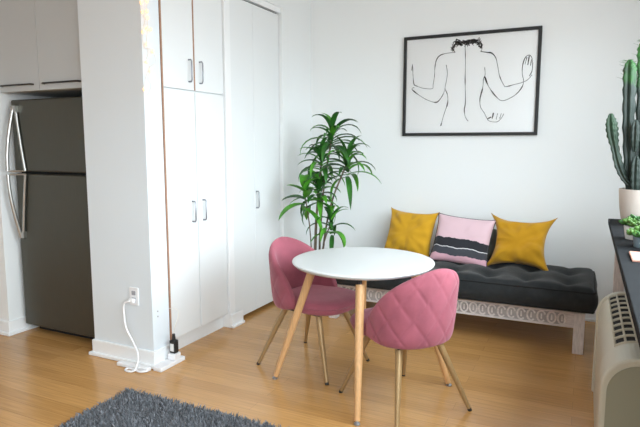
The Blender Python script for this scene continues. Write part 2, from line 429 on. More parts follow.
# ------------------------------------------------------------------ shag rug
RX0, RX1, RY0, RY1 = -2.275, -.55, .95, 2.225
rg = thing('rug', 'dark grey shag rug lying on the wooden floor in front', 'rug', ((RX0 + RX1) / 2, (RY0 + RY1) / 2, 0))
hx, hy_ = (RX1 - RX0) / 2, (RY1 - RY0) / 2
MB().box(-hx, hx, -hy_, hy_, 0.001, .010).build('backing', M['rugback'], rg)
vs = []; fs = []
NT = 52000
for i in range(NT):
    x = rnd.uniform(-hx, hx); y = rnd.uniform(-hy_, hy_)
    if y < -.1 and rnd.random() < .6: continue
    a = rnd.uniform(0, 2 * PI); ln = rnd.uniform(.022, .040); tl = rnd.uniform(.1, .8); wd = rnd.uniform(.0022, .0042)
    dx, dy = math.cos(a), math.sin(a); b_ = rnd.uniform(0, 2 * PI); ex, ey = math.cos(b_) * wd, math.sin(b_) * wd
    o = len(vs); h = ln * (1 - tl * .4); mx_, my = x + dx * ln * tl * .35, y + dy * ln * tl * .35; tx, ty = x + dx * ln * tl, y + dy * ln * tl
    vs += [(x - ex, y - ey, .009), (x + ex, y + ey, .009), (mx_ + ex, my + ey, .009 + h * .65), (mx_ - ex, my - ey, .009 + h * .65), (tx, ty, .009 + h)]
    fs += [(o, o + 1, o + 2, o + 3), (o + 3, o + 2, o + 4)]
pl = MB(); pl.v = vs; pl.f = fs
pile = pl.build('pile', M['rug'], rg, fix=False); pile['kind'] = 'stuff'

# ------------------------------------------------------------------ chairs
def make_chair(label):
    t = thing('dining_chair', label, 'chair', group=None)
    # seat cushion: a rounded D, domed on top
    s = MB()
    def seat_r(a):
        c, d = math.cos(a), math.sin(a); n = 3.0
        rx = .285 if c > 0 else .205
        ry = .196 + .036 * min(1, max(0, (c + .15) / .45))
        return 1 / ((abs(c) / rx) ** n + (abs(d) / ry) ** n) ** (1 / n)
    def seat(u, v):
        a = 2 * PI * u; R = seat_r(a)
        prof = [(0, .388), (.6, .386), (.88, .390), (.965, .402), (1.0, .425), (.985, .446), (.93, .461), (.8, .471), (.5, .476), (.2, .478), (0, .479)]
        k = v * (len(prof) - 1); i = min(int(k), len(prof) - 2); f = k - i
        r = prof[i][0] * (1 - f) + prof[i + 1][0] * f; z = prof[i][1] * (1 - f) + prof[i + 1][1] * f
        return (R * r * math.cos(a) + .01, R * r * math.sin(a), z)
    s.grid(seat, 56, 31, closeu=True)
    so = s.build('seat', M['velvet'], t, smooth=True)
    # seam round the seat edge
    MB().tube([(seat_r(a) * .995 * math.cos(a) + .01, seat_r(a) * .995 * math.sin(a), .432) for a in [2 * PI * i / 64 for i in range(65)]], .0035, 6, cap=False).build('piping', M['seam'], so, smooth=True)
    # backrest: a wrapped, padded shell, quilted in diamonds on the outside
    AM = math.radians(98)
    def ztop(a):
        k = abs(a) / AM
        return .432 + (.797 - .432) * max(0, 1 - k ** 1.75) ** .70
    def zbot(a): return .388 + .028 * max(0, (abs(a) / AM - .55) / .45) ** 2
    def pr(a, z, off):
        h = (z - .37) / .43
        n = 2.35; c, d = abs(math.cos(a)), abs(math.sin(a))
        R = 1 / ((c / .268) ** n + (d / .256) ** n) ** (1 / n)
        R *= .955 + .06 * h
        R += off
        return Vector((-R * math.cos(a) - .026 * max(0, h) ** 1.2, R * math.sin(a), z))
    sp = .128
    def quilt(a, z):
        sarc = a * .25
        p, q = (sarc + z * .72) / sp, (sarc - z * .72) / sp
        dp = abs(p - round(p)); dq = abs(q - round(q)); d_ = min(dp, dq)
        return min(1, (d_ / .065)) ** .6 * .75 + .25 * min(1, d_ / .5)
    NU, NV = 121, 49
    TH = .054
    def outer(u, v):
        a = (u * 2 - 1) * AM; z0, z1 = zbot(a), ztop(a); z = z0 + (z1 - z0) * v
        e = max(0, 1 - ((v - .5) * 2) ** 6) ** .5 if True else 1
        ee = max(0, 1 - (abs(u - .5) * 2) ** 14) ** .5
        return pr(a, z, -TH / 2 + (TH / 2 - .010 + .010 * quilt(a, z)) * e * ee)
    def inner(u, v):
        a = (u * 2 - 1) * AM; z0, z1 = zbot(a), ztop(a); z = z0 + (z1 - z0) * v
        e = max(0, 1 - ((v - .5) * 2) ** 6) ** .5; ee = max(0, 1 - (abs(u - .5) * 2) ** 14) ** .5
        return pr(a, z, -TH / 2 - (TH / 2) * e * ee)
    def dist(x): return .5 + .5 * math.copysign(1 - (1 - abs(2 * x - 1)) ** 1.8, 2 * x - 1)   # denser near the rims
    b = MB(); b.grid(lambda u, v: outer(u, dist(v)), NU, NV); bo = b.build('backrest', M['velvet'], t, smooth=True, fix=False)
    me = bo.data
    b2 = MB(); b2.grid(lambda u, v: outer(u, dist(v)), NU, NV)
    n0 = len(b2.v)
    b2.grid(lambda u, v: inner(1 - u, dist(v)), NU, NV)
    # stitch the rims
    def oi(i, j): return j * NU + i
    def ii(i, j): return n0 + j * NU + (NU - 1 - i)
    for i in range(NU - 1):
        b2.f.append((oi(i, NV - 1), oi(i + 1, NV - 1), ii(i + 1, NV - 1), ii(i, NV - 1)))
        b2.f.append((oi(i + 1, 0), oi(i, 0), ii(i, 0), ii(i + 1, 0)))
    for j in range(NV - 1):
        b2.f.append((oi(0, j), oi(0, j + 1), ii(0, j + 1), ii(0, j)))
        b2.f.append((oi(NU - 1, j + 1), oi(NU - 1, j), ii(NU - 1, j), ii(NU - 1, j + 1)))
    me.clear_geometry(); me.from_pydata([tuple(p) for p in b2.v], [], b2.f); me.update()
    import bmesh
    bm = bmesh.new(); bm.from_mesh(me); bmesh.ops.remove_doubles(bm, verts=bm.verts, dist=.0004); bmesh.ops.recalc_face_normals(bm, faces=bm.faces)
    for f in bm.faces: f.smooth = True
    bm.to_mesh(me); bm.free()
    MB().box(-.15, .15, -.15, .15, .366, .388).build('seat_plate', M['black'], t, bevel=.01)
    for x, y in ((1, 1), (1, -1), (-1, 1), (-1, -1)):
        tip = Vector((.267 * x, (.228 if x > 0 else .246) * y, 0)); top = Vector((.125 * x, .125 * y, .385)); dr = (tip - top)
        l = MB().tube([top, top + dr * .4, top + dr * .972], [.0195, .0170, .0110], 14).build('leg', M['gold'], t, smooth=True); autosmooth(l, 50)
        MB().tube([top + dr * .965, tip + Vector((0, 0, .0))], [.0118, .0108], 12).build('foot', M['rubber'], l)
    return t
ch1 = make_chair('pink velvet chair with its seat open to view, nearest the closet doors')
ch1.location = (-1.522, 3.080, 0); ch1.rotation_euler = (0, 0, math.radians(-11)); ch1['group'] = 'pink velvet dining chairs'
ch2 = copy_tree(ch1)
ch2['label'] = 'pink velvet chair turned away, its diamond quilted back in front of the bench'
ch2.location = (-.846, 2.793, 0); ch2.rotation_euler = (0, 0, math.radians(146.2))

# ------------------------------------------------------------------ table
tb = thing('dining_table', 'round white table with four slanted beech legs between the pink chairs', 'table', (-1.135, 2.93, 0))
R = .408
o = MB().lathe([(0, .712), (R - .03, .712), (R - .012, .718), (R - .002, .728), (R, .733), (R - .002, .738), (R - .006, .740), (R - .03, .7405), (0, .7405)], 96).build('tabletop', M['table'], tb); autosmooth(o, 35)
MB().lathe([(0, .690), (.07, .690), (.07, .712), (0, .712)], 24).build('mounting_plate', M['black'], tb)
for tip in ((.162, -.476), (-.49, -.177), (.477, .18), (-.180, .474)):
    u = Vector((tip[0], tip[1], 0)); ln = u.length; u = u / ln
    top = u * .296 + Vector((0, 0, .668)); bot = u * ln
    dr = bot - top
    br = MB(); br.tube([u * .05 + Vector((0, 0, .70)), u * .26 + Vector((0, 0, .702)), u * .287 + Vector((0, 0, .69)), top + dr * .03], .0095, 10)
    br.build('bracket', M['black'], tb, smooth=True)
    l = MB().tube([top, top + dr * .5, top + dr * .975], [.0245, .0220, .0155], 18).build('leg', M['beech'], tb, smooth=True); autosmooth(l, 50)
    f = MB(); f.tube([top + dr * .968, bot + Vector((0, 0, .010))], .009, 12); f.lathe([(0, 0), (.016, 0), (.016, .007), (.010, .012), (0, .012)], 16, tuple(bot))
    f.build('glide', M['nickel'], l)

# ------------------------------------------------------------------ bench, mattress
BX0, BX1, BY0, BY1 = -1.83, .045, 3.965, 4.71
bn = thing('bench', 'low whitewashed wooden bench with a carved front rail along the back wall', 'bench', ((BX0 + BX1) / 2, (BY0 + BY1) / 2, 0))
hb, db = (BX1 - BX0) / 2, (BY1 - BY0) / 2
fr_ = MB(); fr_.box(-hb + .06, hb - .065, -db + .012, -db + .04, .178, .286)
# carved arches: raised pointed loops along the rail
n = 26; x0, x1 = -hb + .10, hb - .14
for i in range(n):
    xc = x0 + (x1 - x0) * i / (n - 1); pw = (x1 - x0) / (n - 1) * .40
    pts = [(xc + pw * math.cos(a) * (1 if math.sin(a) > -.2 else 1), -db + .008, .232 + .038 * math.sin(a)) for a in [PI * 2 * k / 16 for k in range(17)]]
    if abs(i - 15) % 9 > 1:
        pts = pts[2:13] if i < 14 else pts[1:15]
    fr_.tube(pts, .0062, 6)
    fr_.tube([(xc, -db + .009, .214), (xc, -db + .009, .250)], [.006, .004], 6)
fr_.box(-hb + .06, hb - .065, -db + .002, -db + .01, .274, .286); fr_.box(-hb + .06, hb - .065, -db + .002, -db + .01, .178, .188)
fro = fr_.build('front_rail', M['whitewash'], bn)
MB().box(-hb + .09, hb - .13, -db + .0105, -db + .0125, .190, .272).build('carved_ground', M['carvegrey'], fro)
MB().box(-hb + .06, hb - .065, db - .04, db - .01, .19, .286).build('rear_rail', M['whitewash'], bn, bevel=.003)
for x in (-hb + .02, hb - .05):
    MB().box(x, x + .03, -db + .05, db - .05, .19, .286).build('side_rail', M['whitewash'], bn, bevel=.003)
for x in (-hb, hb - .068):
    for y in (-db, db - .068):
        MB().box(x, x + .068, y, y + .068, 0, .287).build('leg', M['whiteleg'], bn, bevel=.004)
sl = MB()
for i in range(16): sl.box(-hb + .03 + i * .1145, -hb + .115 + i * .1145, -db + .02, db - .02, .2865, .298)
sl.build('slats', M['whitewash'], bn)

mt = thing('bench_cushion', 'black tufted mattress cushion lying along the bench', 'mattress', ((BX0 + BX1) / 2 + .03, 4.275, .3005))
mw, md, mh = .955, .345, .172
tufts = [(-mw + .17 + i * (2 * mw - .34) / 6, y) for i in range(7) for y in (-.15, .15)]
def top_z(x, y):
    z = mh + .012 * noise.noise((x * 5, y * 5, 3))
    for tx, ty in tufts:
        d2_ = ((x - tx) / .085) ** 2 + ((y - ty) / .085) ** 2
        z -= .042 * math.exp(-d2_ * 1.1)
    # soft creases between neighbouring tufts
    for tx, ty in tufts[::2]:
        z -= .012 * math.exp(-((x - tx) / .035) ** 2)
    return z
def sq(a, b, n=7):
    return
m = MB()
NX, NYY = 120, 46
def shell(u, v):
    # u round nothing: top sheet with rolled edges
    x = (u * 2 - 1) * mw; y = (v * 2 - 1) * md
    ex = min(1, (1 - abs(u * 2 - 1)) * mw / .05); ey = min(1, (1 - abs(v * 2 - 1)) * md / .05)
    e = min(ex, 1) * 1.0; k = (1 - (1 - ex) ** 2) ** .5 * (1 - (1 - ey) ** 2) ** .5
    z = top_z(x, y); zr = mh - .035
    return (x, y, zr + (z - zr) * k)
m.grid(shell, NX, NYY)
def side(u, v):
    # rectangular loop, bulging sides
    P = 4 * (mw + md); s = u * P; 
    if s < 2 * mw: p = (-mw + s, -md); nrm = (0, -1)
    elif s < 2 * mw + 2 * md: p = (mw, -md + s - 2 * mw); nrm = (1, 0)
    elif s < 4 * mw + 2 * md: p = (mw - (s - 2 * mw - 2 * md), md); nrm = (0, 1)
    else: p = (-mw, md - (s - 4 * mw - 2 * md)); nrm = (-1, 0)
    bl = .022 * math.sin(PI * v) + .006 * noise.noise((p[0] * 7, p[1] * 7, v * 2))
    return (p[0] + nrm[0] * bl, p[1] + nrm[1] * bl, (mh - .035) * v)
m.grid(side, 260, 9, closeu=True)
m.add([(-mw, -md, 0), (mw, -md, 0), (mw, md, 0), (-mw, md, 0)], [(0, 3, 2, 1)])
mo = m.build('mattress', M['futon'], mt, smooth=True, fix=False)
def loop(z, r=.0075):
    pts = []
    for i in range(200):
        q = side(i / 200, 0 if z < .05 else 1); pts.append((q[0], q[1], z + .003 * noise.noise((q[0] * 9, q[1] * 9, z))))
    pts.append(pts[0]); return MB().tube(pts, r, 6, cap=False)
for z in (mh - .036, .008):
    loop(z).build('piping', M['piping'], mt, smooth=True)

# ------------------------------------------------------------------ cushions
def cushion(name, label, w, h, th, material, loc, lean, rz=0, roll=0, pinch=.10, seed=0, wr=.006, trim=None, cat='cushion', group='cushions along the bench', corner=.03):
    m = MB(); N = 41
    def face(sgn):
        def fn(u, v):
            a, b = u * 2 - 1, v * 2 - 1
            # concave edges, pointed corners
            x = w / 2 * a * (1 - pinch * (1 - b * b) * abs(a) ** 2) ; z = h / 2 * b * (1 - pinch * (1 - a * a) * abs(b) ** 2)
            c = (abs(a) * abs(b)) ** 5
            x += math.copysign(corner * c, a); z += math.copysign(corner * c, b)
            e = max(0, (1 - a ** 4) * (1 - b ** 4)); y = th / 2 * e ** .55
            ra = math.atan2(b, a); rr = math.hypot(a, b)
            y += wr * min(1, e * 2) * (noise.noise((a * 2.2 + seed, b * 2.2, seed)) * 1.6 + noise.noise((ra * 3.2 + seed, rr * .8, 9 + seed)) * 1.5 * rr)
            return (x, sgn * y, z)
        return fn
    n0 = 0
    m.grid(face(-1), N, N); m.grid(face(1), N, N)
    # weld the rims when built
    o = m.build(name, material, None, smooth=True, fix=False)
    import bmesh
    bm = bmesh.new(); bm.from_mesh(o.data); bmesh.ops.remove_doubles(bm, verts=bm.verts, dist=.0003); bmesh.ops.recalc_face_normals(bm, faces=bm.faces)
    for f in bm.faces: f.smooth = True
    bm.to_mesh(o.data); bm.free()
    o.location = loc; o.rotation_euler = (Matrix.Rotation(rz, 3, 'Z') @ Matrix.Rotation(-lean, 3, 'X') @ Matrix.Rotation(roll, 3, 'Y')).to_euler()
    tag(o, label, cat, group)
    if trim:
        f = face(-1); pts = [Vector(f(i / 40, 0)) for i in range(41)] + [Vector(f(1, i / 40)) for i in range(1, 41)] + [Vector(f(1 - i / 40, 1)) for i in range(1, 41)] + [Vector(f(0, 1 - i / 40)) for i in range(1, 41)]
        MB().tube(pts, .0035, 6, cap=False).build('piping', trim, o, smooth=True)
    return o
LN = math.radians(26)
cushion('cushion', 'yellow velvet cushion at the left end of the bench', .43, .395, .15, M['yellow'], (-1.335, 4.555, .641), math.radians(20), math.radians(-10), math.radians(1.5), seed=3, wr=.014, corner=.018, pinch=.08)
cushion('cushion', 'pale pink cushion with painted black and grey bands, middle of the bench', .455, .40, .13, M['pinkcush'], (-.875, 4.46, .632), math.radians(27), 0, math.radians(4.5), pinch=.05, seed=5, trim=M['ink'], corner=.008, wr=.004)
cushion('cushion', 'amber yellow velvet cushion with pointed corners, at the right of the bench', .445, .405, .17, M['amber'], (-.435, 4.49, .640), LN, math.radians(-2), math.radians(1), pinch=.20, seed=8, wr=.018, corner=.03)
cushion('cushion', 'dark grey green cushion mostly hidden behind the amber yellow cushion', .30, .26, .07, M['sage'], (-.56, 4.640, .598), math.radians(20), 0, math.radians(-3), seed=12, wr=.003)

# ------------------------------------------------------------------ framed drawing
fx0_, fx1_, fz0, fz1 = -1.487, -.370, 1.474, 2.321
pc_ = thing('framed_picture', 'black framed line drawing of a bare back with raised arms, on the back wall', 'picture', ((fx0_ + fx1_) / 2, YB, (fz0 + fz1) / 2))
hw, hh, bw = (fx1_ - fx0_) / 2, (fz1 - fz0) / 2, .026
f = MB(); f.box(-hw, hw, -.03, 0, hh - bw, hh); f.box(-hw, hw, -.03, 0, -hh, -hh + bw); f.box(-hw, -hw + bw, -.03, 0, -hh + bw, hh - bw); f.box(hw - bw, hw, -.03, 0, -hh + bw, hh - bw)
f.build('frame', M['frame'], pc_, bevel=.002)
MB().box(-hw + bw, hw - bw, -.014, -.002, -hh + bw, hh - bw).build('paper', M['paper'], pc_)
ox, oz = pc_.location.x, pc_.location.z
ST = [[(-1.044, 2.166), (-1.107, 2.164), (-1.167, 2.152), (-1.199, 2.119), (-1.212, 2.061), (-1.215, 1.979), (-1.225, 1.909), (-1.232, 1.876), (-1.306, 1.882), (-1.369, 1.904), (-1.394, 1.922), (-1.403, 1.989), (-1.41, 2.085)], [(-1.41, 2.09), (-1.419, 2.038)], [(-1.391, 1.893), (-1.411, 1.879), (-1.354, 1.831), (-1.279, 1.785), (-1.204, 1.759), (-1.168, 1.777), (-1.134, 1.83), (-1.121, 1.876)], [(-1.116, 2.067), (-1.105, 1.997), (-1.113, 1.927), (-1.121, 1.874), (-1.1, 1.821), (-1.096, 1.751), (-1.124, 1.657), (-1.15, 1.558)], [(-0.964, 2.217), (-0.957, 2.08), (-0.955, 1.943), (-0.947, 1.758), (-0.954, 1.688), (-0.943, 1.63), (-0.919, 1.594)], [(-0.837, 2.159), (-0.785, 2.148), (-0.747, 2.139), (-0.714, 2.099), (-0.696, 2.031), (-0.678, 1.951), (-0.642, 1.878), (-0.626, 1.866), (-0.566, 1.879), (-0.502, 1.894), (-0.461, 1.914), (-0.431, 1.95)], [(-0.799, 2.03), (-0.794, 1.969), (-0.806, 1.935), (-0.809, 1.867), (-0.828, 1.777), (-0.821, 1.708), (-0.79, 1.661), (-0.766, 1.614), (-0.742, 1.591), (-0.686, 1.585), (-0.654, 1.612), (-0.633, 1.65)], [(-0.798, 1.958), (-0.764, 1.877), (-0.705, 1.795), (-0.648, 1.755), (-0.562, 1.79), (-0.511, 1.843), (-0.492, 1.898), (-0.505, 1.965), (-0.504, 2.03), (-0.489, 2.084), (-0.465, 2.104), (-0.443, 2.092), (-0.431, 2.048), (-0.432, 1.982), (-0.451, 1.94)], [(-0.487, 2.034), (-0.475, 2.09)], [(-0.466, 2.028), (-0.458, 2.097)], [(-0.445, 2.022), (-0.44, 2.07)], [(-0.725, 1.609), (-0.716, 1.659)], [(-0.693, 1.604), (-0.682, 1.654)], [(-0.665, 1.612), (-0.653, 1.653)], [(-0.765, 1.61), (-0.732, 1.625)], [(-1.044, 2.166), (-1.068, 2.191)], [(-0.837, 2.159), (-0.826, 2.176)]]
ik = MB()
def ribbon(pts, w0, seed):
    pts = [Vector((p[0] - ox, 0, p[1] - oz)) for p in pts]
    pts = catmull([tuple(p) for p in pts], 7); vs = []; k = len(pts)
    for i, p in enumerate(pts):
        t = (pts[min(i + 1, k - 1)] - pts[max(i - 1, 0)]).normalized(); n_ = Vector((-t.z, 0, t.x))
        nz = noise.noise((p.x * 14 + seed, p.z * 14, seed)); ww = w0 * (.55 + 1.0 * max(0, nz * 2.2) + .25 * rnd.random())
        vs += [p + n_ * ww + Vector((0, -.0145, 0)), p - n_ * ww + Vector((0, -.0145, 0))]
    ik.add(vs, [(2 * i, 2 * i + 1, 2 * i + 3, 2 * i + 2) for i in range(k - 1)])
for i, s in enumerate(ST): ribbon(s, .0029, i * 3.1)
for i in range(95):                                   # scribbled hair
    t = rnd.random(); x = -1.072 + t * .246; e = abs(t - .5) * 2
    z = 2.235 + rnd.uniform(-.012, .02) - .045 * max(0, e - .72) / .28
    a = rnd.uniform(-.9, .9) + (PI / 2 if e > .72 else 0); l_ = rnd.uniform(.012, .03)
    ribbon([(x - l_ * math.cos(a), z - l_ * math.sin(a)), (x + rnd.uniform(-.005, .005), z + .004), (x + l_ * math.cos(a), z + l_ * math.sin(a))], .0032, i)
ik.build('ink_drawing', M['ink'], pc_, fix=False)
MB().box(-hw + bw, hw - bw, -.022, -.0205, -hh + bw, hh - bw).build('glass_pane', M['glass'], pc_)

# ------------------------------------------------------------------ palm in the corner
PXY = (-2.02, 4.17)
pm = thing('potted_palm', 'tall green leafy dracaena in a white pot in the room corner', 'plant', (*PXY, 0))
MB().lathe([(0, 0), (.105, 0), (.125, .02), (.15, .26), (.153, .28), (.140, .28), (.136, .25), (.0, .25)], 40).build('pot', M['whitepot'], pm, smooth=False)
autosmooth(kids(pm)[0], 35)
MB().lathe([(0, .251), (.134, .251), (.134, .257), (0, .262)], 24).build('soil', M['soil'], pm)
def leaf(mb, base, az, el, ln, wd, droop, tw=0):
    # an arching strap leaf with a shallow V
    n = 9; p = Vector(base); vs = []
    for i in range(n):
        t = i / (n - 1); e = el - droop * t ** 1.3
        w_ = wd * (math.sin(PI * min(1, .10 + t * .9)) ** .8) * (1 - .25 * t) + .0008
        d = Vector((math.cos(az) * math.cos(e), math.sin(az) * math.cos(e), math.sin(e)))
        s_ = Vector((-math.sin(az), math.cos(az), 0)); up = s_.cross(d) * -1
        vs += [p + s_ * w_ + up * w_ * .45, p, p - s_ * w_ + up * w_ * .45]
        p = p + d * (ln / (n - 1))
    fs = []
    for i in range(n - 1):
        fs += [(3 * i, 3 * i + 1, 3 * i + 4, 3 * i + 3), (3 * i + 1, 3 * i + 2, 3 * i + 5, 3 * i + 4)]
    mb.add(vs, fs)
def head(c, nl, ln, wd, seed, el0=-.2, el1=1.25, bright=.28, droop=1.75):
    r = random.Random(seed); mb = MB(); mb2 = MB()
    for i in range(nl):
        t = i / (nl - 1); az = i * 2.399 + r.uniform(-.4, .4) + seed
        el = el0 + (el1 - el0) * t ** .8 + r.uniform(-.2, .2); l_ = ln * r.uniform(.75, 1.15) * (1 - .35 * t)
        b_ = Vector(c) + Vector((r.uniform(-.01, .01), r.uniform(-.01, .01), .16 * t - .09))
        y_ = Vector((math.cos(az), math.sin(az), 0)) * l_ + b_
        if y_.y + PXY[1] > YB - .05 or y_.x + PXY[0] < CX + .06: l_ *= .62
        leaf(mb2 if r.random() < bright else mb, b_, az, el, l_, wd * r.uniform(.8, 1.2), droop * r.uniform(.6, 1.3))
    mb.build('leaves', M['leaf'], pm, smooth=True, fix=False)
    if mb2.v: mb2.build('young_leaves', M['leafbright'], pm, smooth=True, fix=False)
def relp(p): return (p[0] - PXY[0], p[1] - PXY[1], p[2])
T = [(-1.905, 4.20, 1.455), (-1.99, 4.17, 1.255), (-1.755, 4.15, 1.225), (-1.985, 4.10, 1.01), (-2.06, 4.0, .97), (-1.86, 4.08, .75)]
B0 = [(-2.02, 4.18), (-2.045, 4.16), (-1.99, 4.17), (-2.04, 4.13), (-2.06, 4.13), (-1.995, 4.14)]
for t_, b0, r0 in zip(T, B0, (.010, .0095, .009, .009, .006, .007)):
    x0, y0 = b0; x1, y1, z1 = t_
    st = catmull([relp(q) for q in ((x0, y0, .25), (x0 + .1 * (x1 - x0), y0 + .1 * (y1 - y0), .25 + (z1 - .25) * .35), (x0 + .42 * (x1 - x0), y0 + .42 * (y1 - y0), .25 + (z1 - .25) * .7), (x1, y1, z1 + .02))], 6)
    MB().tube(st, [r0 * (1 - .25 * i / len(st)) for i in range(len(st))], 8).build('stem', M['stem'], pm, smooth=True)
head(relp(T[0]), 30, .36, .024, 1)
head(relp(T[1]), 26, .32, .025, 2)
head(relp(T[2]), 26, .37, .024, 3)
head(relp(T[3]), 24, .29, .025, 4, bright=.4)
head(relp(T[4]), 10, .30, .042, 6, el0=-.6, el1=1.1, bright=.8, droop=1.1)
head(relp(T[5]), 17, .30, .025, 5)

# ------------------------------------------------------------------ convector unit under the window ledge
PT0, PT1 = 2.33, 3.42
ac = thing('air_conditioner', 'cream floor air conditioner with a slotted top, under the dark ledge', 'air conditioner', (.348, (PT0 + PT1) / 2, 0))
hl = (PT1 - PT0) / 2
TOPZ, RS = .585, .125
def shoulder(a, off): return (-.245 + RS + (RS + off) * math.cos(a), TOPZ - RS + (RS + off) * math.sin(a))
def prof(g):
    # side outline (x, z): upright front, rounded shoulder, flat top, upright back
    return [(-.245 - g, 0)] + [shoulder(PI - (PI / 2) * i / 12, g) for i in range(13)] + [(.245, TOPZ + g), (.245, 0)]
autosmooth(MB().extrude(prof(0), 'y', -hl + .20, hl - .05).build('body', M['ptac'], ac), 35)
for y0, y1 in ((-hl, -hl + .20), (hl - .05, hl)):
    MB().extrude(prof(.010), 'y', y0, y1).build('end_cap', M['ptac'], ac, bevel=.012, seg=3)
MB().extrude([(x * .965 + .004, z * .968) for x, z in prof(.0)], 'y', -hl - .004, -hl + .002).build('end_panel', M['ptacshade'], ac)
gd = MB(); gb = MB()
A0 = 128
sec = [shoulder(math.radians(A0 - k * (A0 - 90) / 6), .0015) for k in range(7)] + [(.225, TOPZ + .0015)]
for q0, q1 in zip(sec, sec[1:]):
    gd.add([(q0[0], -hl + .21, q0[1]), (q1[0], -hl + .21, q1[1]), (q1[0], hl - .06, q1[1]), (q0[0], hl - .06, q0[1])], [(0, 1, 2, 3)])
gd.build('grille_recess', M['dark'], ac)
for k in (0, 3, 6):
    x, z = shoulder(math.radians(A0 - k * (A0 - 90) / 6), .004); gb.tube([(x, -hl + .205, z), (x, hl - .055, z)], .0055, 6)
for x in (-.06, .0, .055, .11, .165, .22): gb.tube([(x, -hl + .205, TOPZ + .004), (x, hl - .055, TOPZ + .004)], .0055, 6)
for i in range(10):
    y = -hl + .215 + i * (2 * hl - .28) / 9
    gb.tube([shoulder(math.radians(A0 - k * (A0 - 90) / 6), .004)[:1] + (y,) + shoulder(math.radians(A0 - k * (A0 - 90) / 6), .004)[1:] for k in range(7)] + [(.22, y, TOPZ + .004)], .008, 6)
gb.build('grille', M['grille'], ac, smooth=True)

# ------------------------------------------------------------------ dark ledge on whitewashed legs above it
LG0, LG1, LZ = 1.2, 3.965, .93
ct = thing('console_table', 'narrow console with a dark slate top and whitewashed legs over the air conditioner', 'console table', (.37, (LG0 + LG1) / 2, 0))
hl2 = (LG1 - LG0) / 2
MB().box(-.228, .225, -hl2, hl2, LZ - .032, LZ).build('tabletop', M['counter'], ct, bevel=.003)
for x in (-.18, .155):
    for y in (-hl2 + .04, hl2 - .11):
        MB().box(x, x + .06, y, y + .06, 0, LZ - .032).build('leg', M['whiteleg'], ct, bevel=.004)

# ------------------------------------------------------------------ cactus
cp = (.305, 3.72)
ca = thing('potted_cactus', 'tall ribbed green cactus in a beige pot at the far end of the dark ledge', 'plant', (*cp, LZ))
MB().lathe([(0, 0), (.088, 0), (.102, .015), (.118, .10), (.126, .20), (.126, .212), (.116, .212), (.112, .18), (0, .18)], 40).build('pot', M['beigepot'], ca)
autosmooth(kids(ca)[0], 35)
MB().lathe([(0, .181), (.111, .181), (.111, .19), (0, .195)], 24).build('soil', M['soil'], ca)
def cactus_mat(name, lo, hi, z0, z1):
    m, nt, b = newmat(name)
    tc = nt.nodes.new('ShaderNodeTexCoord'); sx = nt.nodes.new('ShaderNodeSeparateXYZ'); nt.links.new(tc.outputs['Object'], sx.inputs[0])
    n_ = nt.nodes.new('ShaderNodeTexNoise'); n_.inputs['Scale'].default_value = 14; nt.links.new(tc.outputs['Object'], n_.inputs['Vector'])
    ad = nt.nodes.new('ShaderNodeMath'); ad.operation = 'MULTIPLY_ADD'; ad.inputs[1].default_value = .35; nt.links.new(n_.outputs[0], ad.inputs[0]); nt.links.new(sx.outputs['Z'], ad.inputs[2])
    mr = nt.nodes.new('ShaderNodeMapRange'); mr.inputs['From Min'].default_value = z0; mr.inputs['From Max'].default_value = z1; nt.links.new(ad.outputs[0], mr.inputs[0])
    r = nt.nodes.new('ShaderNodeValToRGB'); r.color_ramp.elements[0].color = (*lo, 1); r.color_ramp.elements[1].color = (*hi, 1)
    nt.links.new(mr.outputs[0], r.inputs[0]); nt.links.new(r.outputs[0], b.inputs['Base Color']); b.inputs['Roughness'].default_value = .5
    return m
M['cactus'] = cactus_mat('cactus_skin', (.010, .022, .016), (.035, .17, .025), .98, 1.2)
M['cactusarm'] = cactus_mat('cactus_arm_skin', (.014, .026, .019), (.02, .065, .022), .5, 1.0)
def column(pts, rad, ribs=5, name='column', material=None, spines=0, ph=0):
    P = catmull([(p[0] - cp[0], p[1] - cp[1], p[2] - LZ) for p in pts], 7); k = len(P)
    R_ = catmull([(r, 0, 0) for r in rad], 7); R_ = [max(.001, q.x) for q in R_]
    m = MB(); n = ribs * 6; vs = []; fs = []
    for i, p in enumerate(P):
        t = (P[min(i + 1, k - 1)] - P[max(i - 1, 0)]).normalized()
        u = Vector((1, 0, 0)); u = (u - t * u.dot(t)).normalized(); w_ = t.cross(u)
        for j in range(n):
            a = 2 * PI * j / n + ph; c = abs(math.cos(a * ribs / 2))
            rr = R_[i] * (.55 + .45 * (c ** 1.6)) * (1 + .12 * math.sin(i * 1.9) * c)
            vs.append(p + (u * math.cos(a) + w_ * math.sin(a)) * rr)
    for i in range(k - 1):
        for j in range(n): fs.append((i * n + j, i * n + (j + 1) % n, (i + 1) * n + (j + 1) % n, (i + 1) * n + j))
    fs.append(tuple((k - 1) * n + j for j in range(n)))
    m.add(vs, fs); r = random.Random(spines)
    for q in range(spines):
        i = int(k * (1 - .30 * r.random() ** 1.5)) - 1; i = max(0, min(k - 1, i)); b_ = Vector(vs[i * n + 6 * r.randrange(ribs)])
        d = (b_ - P[i]); d = (d.normalized() if d.length > 1e-4 else Vector((0, 0, 1))) + Vector((r.uniform(-.5, .5), r.uniform(-.5, .5), r.uniform(-.1, .6)))
        b0 = b_ - d.normalized() * .006
        m.tube([b0, b_ + d.normalized() * r.uniform(.015, .045)], [.0012, .0003], 4)
    o = m.build(name, material or M['cactus'], ca, smooth=True)
    return o
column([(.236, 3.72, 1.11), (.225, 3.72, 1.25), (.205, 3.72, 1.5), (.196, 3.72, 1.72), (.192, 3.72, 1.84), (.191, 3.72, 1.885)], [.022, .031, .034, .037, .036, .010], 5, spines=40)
column([(.285, 3.76, 1.11), (.280, 3.77, 1.3), (.278, 3.78, 1.6), (.272, 3.78, 1.86), (.270, 3.78, 1.96), (.270, 3.78, 2.0)], [.032, .040, .040, .046, .046, .012], 5, spines=40, ph=.4)
